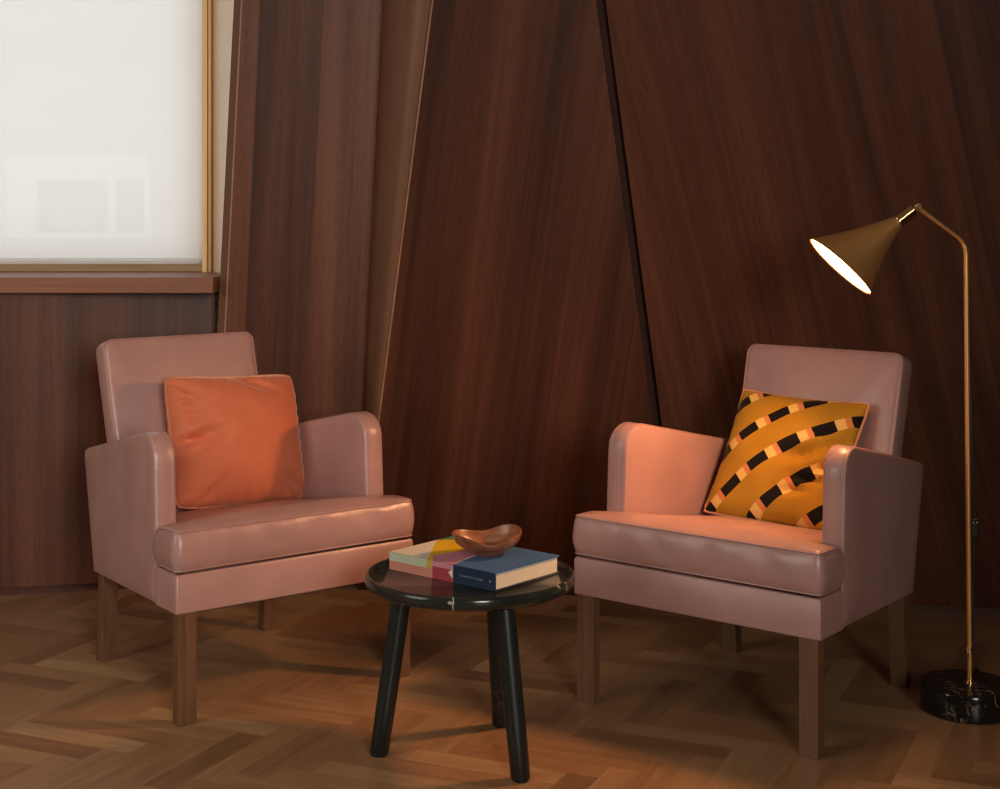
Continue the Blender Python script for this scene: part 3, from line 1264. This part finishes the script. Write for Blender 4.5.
# cover design in (x: from spine, y: from near end)
flat([(0.0002, 0.118), (0.073, 0.132), (0.215, 0.150), (0.215, 0.002), (0.0002, 0.002)], z1, 0)
flat([(0.0002, 0.118), (0.0002, 0.175), (0.035, 0.209), (0.12, 0.190), (0.215, 0.170), (0.215, 0.150), (0.073, 0.132)], z1, 2)
flat([(0.0002, 0.175), (0.0002, 0.192), (0.144, 0.317 - 0.017), (0.171, 0.299), (0.205, 0.240), (0.215, 0.170), (0.12, 0.190), (0.035, 0.209)], z1, 3)
flat([(0.171, 0.299), (0.168, 0.3080), (0.2155, 0.3080), (0.2155, 0.171), (0.205, 0.240)], z1 , 4)
flat([(0.0002, 0.192), (0.0002, 0.3080), (0.168, 0.3080), (0.144, 0.300)], z1, 5)
flat([(0.002, 0.119), (0.073, 0.133), (0.12, 0.138), (0.075, 0.140)], z1 + 0.0002, 5)


def spine(y0, y1, z0, z1_, mi, y2=None, y3=None):
    y2 = y1 if y2 is None else y2
    y3 = y0 if y3 is None else y3
    f = bm.faces.new([bm.verts.new(p) for p in ((-0.0003, y0, z0), (-0.0003, y1, z0), (-0.0003, y2, z1_), (-0.0003, y3, z1_))])
    f.material_index = mi


spine(0.0005, 0.118, 0.0002, HB - 0.0002, 1)
spine(0.118, 0.178, 0.0002, 0.027, 7)
spine(0.118, 0.178, 0.027, HB - 0.0002, 2)
spine(0.178, 0.196, 0.0002, 0.022, 6)
spine(0.178, 0.196, 0.022, HB - 0.0002, 8)
spine(0.196, 0.3080, 0.0002, 0.020, 6)
spine(0.196, 0.3080, 0.020, HB - 0.0002, 9)
f = bm.faces.new([bm.verts.new(p) for p in ((-0.0006, 0.119, 0.008), (-0.0006, 0.132, 0.020), (-0.0006, 0.119, 0.030))])
f.material_index = 5
bmesh.ops.recalc_face_normals(bm, faces=bm.faces[:])
obj('cover', bm, cv, bk, smooth=False, recalc=False)
bm = bmesh.new()
box(bm, 0.003, DS - 0.004, 0.003, LS - 0.003, tb_, HB - tb_)
obj('page_block', bm, M['paper'], bk, smooth=False)
# illegible small pale spine title: a row of tiny letter-height strokes
bm = bmesh.new()
random.seed(5)
y = 0.098
while y > 0.036:
    for dy, h0, h1 in ((0.0, 0.0, 1.0), (0.0011, 0.0, 1.0)):
        if random.random() < 0.8:
            box(bm, -0.0007, -0.0003, y - dy - 0.0003, y - dy, 0.0170, 0.0170 + 0.004)
    if random.random() < 0.7:
        zz = 0.0170 + random.choice((0.0, 0.0018, 0.0036))
        box(bm, -0.0007, -0.0003, y - 0.0013, y, zz, zz + 0.0004)
    y -= random.choice((0.0024, 0.0024, 0.0028, 0.0044))
box(bm, -0.0007, -0.0003, 0.012, 0.016, 0.0165, 0.0215)
tt = obj('spine_title', bm, bmat('title_foil', (0.22, 0.25, 0.28)), bk, smooth=False)
tt['label'] = 'small faint pale title on the navy spine'

# ------------------------------------------------------------------ bowl
zb = bz + HB + 0.0008
bx, by = -0.0250, 3.418
bowl = bpy.data.objects.new('wooden_bowl', None)
bm = bmesh.new()
n = 72


def bowl_rim(a):
    # freeform rim: long axis along local x, raised ends
    rx, ry = 0.0775, 0.059
    rr = 1.0 / sqrt((cos(a) / rx) ** 2 + (sin(a) / ry) ** 2)
    rr *= 1 + 0.05 * cos(a - pi) ** 5
    zr = 0.033 + 0.012 * (abs(cos(a)) ** 1.6) - 0.006 * math.exp(-((a + 1.45) / 0.7) ** 2) + 0.009 * math.exp(-((a - 0.8) / 0.7) ** 2)
    return rr, zr


rings = []
outer = [(0.30, 0.0, 0), (0.46, 0.0, 0), (0.50, 0.06, 0), (0.56, 0.16, 0), (0.74, 0.36, 0), (0.90, 0.58, 0), (0.975, 0.80, 0), (1.0, 0.93, 0), (0.995, 0.985, 0), (0.975, 1.0, 0),
         (0.95, 0.985, 0), (0.925, 0.92, 0), (0.885, 0.74, 0), (0.76, 0.44, 0), (0.55, 0.24, 0), (0.28, 0.16, 0), (0.03, 0.15, 0)]
for f, g_, _ in outer:
    ring = []
    for k in range(n):
        a = 2 * pi * k / n
        rr, zr = bowl_rim(a if a <= pi else a - 2 * pi)
        # foot is round, rim freeform
        mixf = smoothstep((f - 0.3) / 0.6)
        rad = f * (rr * mixf + 0.060 * (1 - mixf))
        zz = 1.12 * g_ * (0.034 + (zr - 0.034) * smoothstep((g_ - 0.15) / 0.6))
        ring.append(Vector((rad * cos(a), rad * sin(a), zz)))
    rings.append(ring)
rings_mesh(bm, rings)
bo = obj('wooden_bowl', bm, M['bowl'])
bo.location = (bx, by, zb)
bo.rotation_euler = (0, 0, 0.12)
tag(bo, 'small organic wooden bowl with a raised curved rim, resting on the book', 'bowl')

# ------------------------------------------------------------------ lamp
LX, LY = 1.100, 3.660
lamp = thing('floor_lamp', 'brass floor lamp with cone shade on a round black marble base beside the right armchair', 'floor lamp', (LX, LY, 0))
bm = bmesh.new()
rb_, hb_ = 0.109, 0.066
pr = [(0.0005, 0.0), (rb_ - 0.006, 0.0), (rb_ - 0.001, 0.004), (rb_, 0.010), (rb_, hb_ - 0.008), (rb_ - 0.003, hb_ - 0.002), (rb_ - 0.010, hb_), (0.0005, hb_)]
lathe(bm, pr, 80, None, True, True)
obj('base', bm, M['base_marble'], lamp)
bm = bmesh.new()
# pole leans very slightly left towards the top, then bends into the arm
ptop = Vector((-0.0080, 0, 1.060))
bend = []
arm_end = Vector((-0.126, -0.028, 1.184))
p0 = Vector((0.006, 0, hb_ - 0.002))
corner = Vector((-0.003, 0, 1.098))
da = (p0 - corner).normalized()
db = (arm_end - corner).normalized()
pts = [p0.lerp(corner + da * 0.03, k / 12) for k in range(13)]
for k in range(1, 10):
    s_ = k / 10
    pts.append(((1 - s_) ** 2) * (corner + da * 0.03) + 2 * s_ * (1 - s_) * corner + (s_ ** 2) * (corner + db * 0.03))
pts += [(corner + db * 0.03).lerp(arm_end, k / 6) for k in range(7)]
tube(bm, pts, [0.0062 if p.z < 1.09 else 0.0050 for p in pts], 16)
obj('pole', bm, M['brass'], lamp)
bm = bmesh.new()
lathe(bm, [(0.0005, 0.0), (0.013, 0.0), (0.013, 0.003), (0.009, 0.005), (0.009, 0.012), (0.0005, 0.012)], 24, Matrix.Translation((0.006, 0, hb_)), True, True)
obj('pole_collar', bm, M['brass_polished'], lamp)
# thumb screw low on the pole
bm = bmesh.new()
tube(bm, [(0.006, 0, 0.142), (-0.018, -0.004, 0.142)], 0.0026, 12)
tube(bm, [(-0.018, -0.004, 0.142), (-0.0235, -0.005, 0.142)], 0.0068, 16)
tube(bm, [(0.0045, 0, 0.134), (0.0045, 0, 0.150)], 0.0088, 16)
obj('thumb_screw', bm, M['brass_polished'], lamp)
# swivel joint
bm = bmesh.new()
j = arm_end
ax = Vector((-0.181, -0.008, -0.139)).normalized()     # shade axis, from neck to opening
side = Vector((ax.y, -ax.x, 0)).normalized()
tube(bm, [j - side * 0.011, j + side * 0.011], 0.0085, 20)
tube(bm, [j - side * 0.015, j - side * 0.011], 0.0060, 6)
tube(bm, [j + side * 0.011, j + side * 0.015], 0.0060, 6)
tube(bm, [j, j + ax * 0.016], 0.0055, 12)
obj('swivel_joint', bm, M['brass_polished'], lamp)
# shade
TILT = math.tan(radians(9))
upv = (Vector((0, 0, 1)) - ax * ax.z).normalized()


def skew(ob):
    # the mouth of the cone is cut slightly obliquely: its upper rim reaches further
    for v in ob.data.vertices:
        q_ = v.co - j
        f_ = max(0.0, min(1.0, (q_.dot(ax) - 0.06) / (Ls - 0.05)))
        v.co += ax * (q_.dot(upv) * TILT * f_)


Rt = ax.to_track_quat('Z', 'Y').to_matrix().to_4x4()
Mx = Matrix.Translation(j + ax * 0.012) @ Rt
bm = bmesh.new()
Ls = 0.217
op = [(0.0005, 0.0), (0.0125, 0.0), (0.0145, 0.002), (0.0150, 0.046)]
for k in range(1, 15):
    s_ = k / 14
    op.append((0.0155 + (0.0925 - 0.0155) * (0.72 * s_ + 0.28 * s_ ** 2.2), 0.046 + (Ls - 0.046) * s_))
ip = [(a - 0.0012, b) for a, b in op[3:]][::-1]
lathe(bm, op + [(op[-1][0] - 0.0006, Ls + 0.0006)] + ip + [(0.0005, 0.047)], 96, Mx, True, True)
sh = obj('lamp_shade', bm, M['brass'], lamp)
skew(sh)
bm = bmesh.new()
lathe(bm, [(0.0005, 0.0), (0.0160, 0.0), (0.0160, 0.002), (0.0156, 0.0415), (0.0156, 0.0440), (0.0152, 0.046)], 48, Mx, True, False)
obj('neck_sleeve', bm, M['brass_polished'], sh)
bm = bmesh.new()
lathe(bm, [(0.0005, 0.0), (0.0885, 0.0), (0.0895, 0.0015), (0.0885, 0.003), (0.0005, 0.003)], 72, Mx @ Matrix.Translation((0, 0, Ls - 0.0050)), True, True)
skew(obj('bulb_diffuser', bm, M['glow'], sh))
# the bulb's own light, at the mouth of the shade
ld = bpy.data.lights.new('bulb_light', 'AREA')
ld.shape = 'DISK'
ld.size = 0.13
ld.energy = LAMP_POWER
ld.color = LAMP_COLOR
ld.spread = radians(128)
lo_ = bpy.data.objects.new('bulb_light', ld)
link(lo_, sh)
lo_.matrix_local = Matrix.Translation(j + ax * (0.012 + Ls + 0.008)) @ (-ax).to_track_quat('Z', 'Y').to_matrix().to_4x4()
# cable: leaves the back of the shade neck, runs down behind the pole, with an in-line switch
bm = bmesh.new()
cab = [pts[-4] + Vector((0.004, 0.010, -0.006)), Vector((-0.002, 0.012, 1.085)), Vector((0.006, 0.016, 1.0)), Vector((0.012, 0.018, 0.8)), Vector((0.020, 0.020, 0.56)), Vector((0.023, 0.021, 0.455))]
cab2 = [Vector((0.023, 0.021, 0.405)), Vector((0.022, 0.022, 0.30)), Vector((0.019, 0.022, 0.15)), Vector((0.016, 0.024, 0.075)), Vector((0.020, 0.040, 0.070)), Vector((0.05, 0.10, 0.0685)), Vector((0.075, 0.125, 0.035)), Vector((0.10, 0.150, 0.004)), Vector((0.20, 0.22, 0.0045)), Vector((0.5, 0.30, 0.0045))]


def spline(P_, m=8):
    out = []
    for i in range(len(P_) - 1):
        a_ = P_[max(i - 1, 0)]
        b_, c_ = P_[i], P_[i + 1]
        d_ = P_[min(i + 2, len(P_) - 1)]
        for k in range(m):
            t_ = k / m
            out.append(0.5 * ((2 * b_) + (c_ - a_) * t_ + (2 * a_ - 5 * b_ + 4 * c_ - d_) * t_ ** 2 + (3 * b_ - a_ - 3 * c_ + d_) * t_ ** 3))
    out.append(P_[-1])
    return out


tube(bm, spline(cab), 0.0027, 10)
tube(bm, spline(cab2), 0.0027, 10)
cb_ = obj('power_cable', bm, M['cable'], lamp)
bm = bmesh.new()
box(bm, 0.013, 0.031, 0.010, 0.030, 0.403, 0.450)
sw = obj('inline_switch', bm, M['black_plastic'], cb_, smooth=False, bevel=0.004)
bm = bmesh.new()
for x_ in (0.0175, 0.0265):
    tube(bm, [(x_, 0.0102, 0.4385), (x_, 0.0092, 0.4385)], 0.0014, 10)
obj('screw', bm, M['white_dot'], cb_)
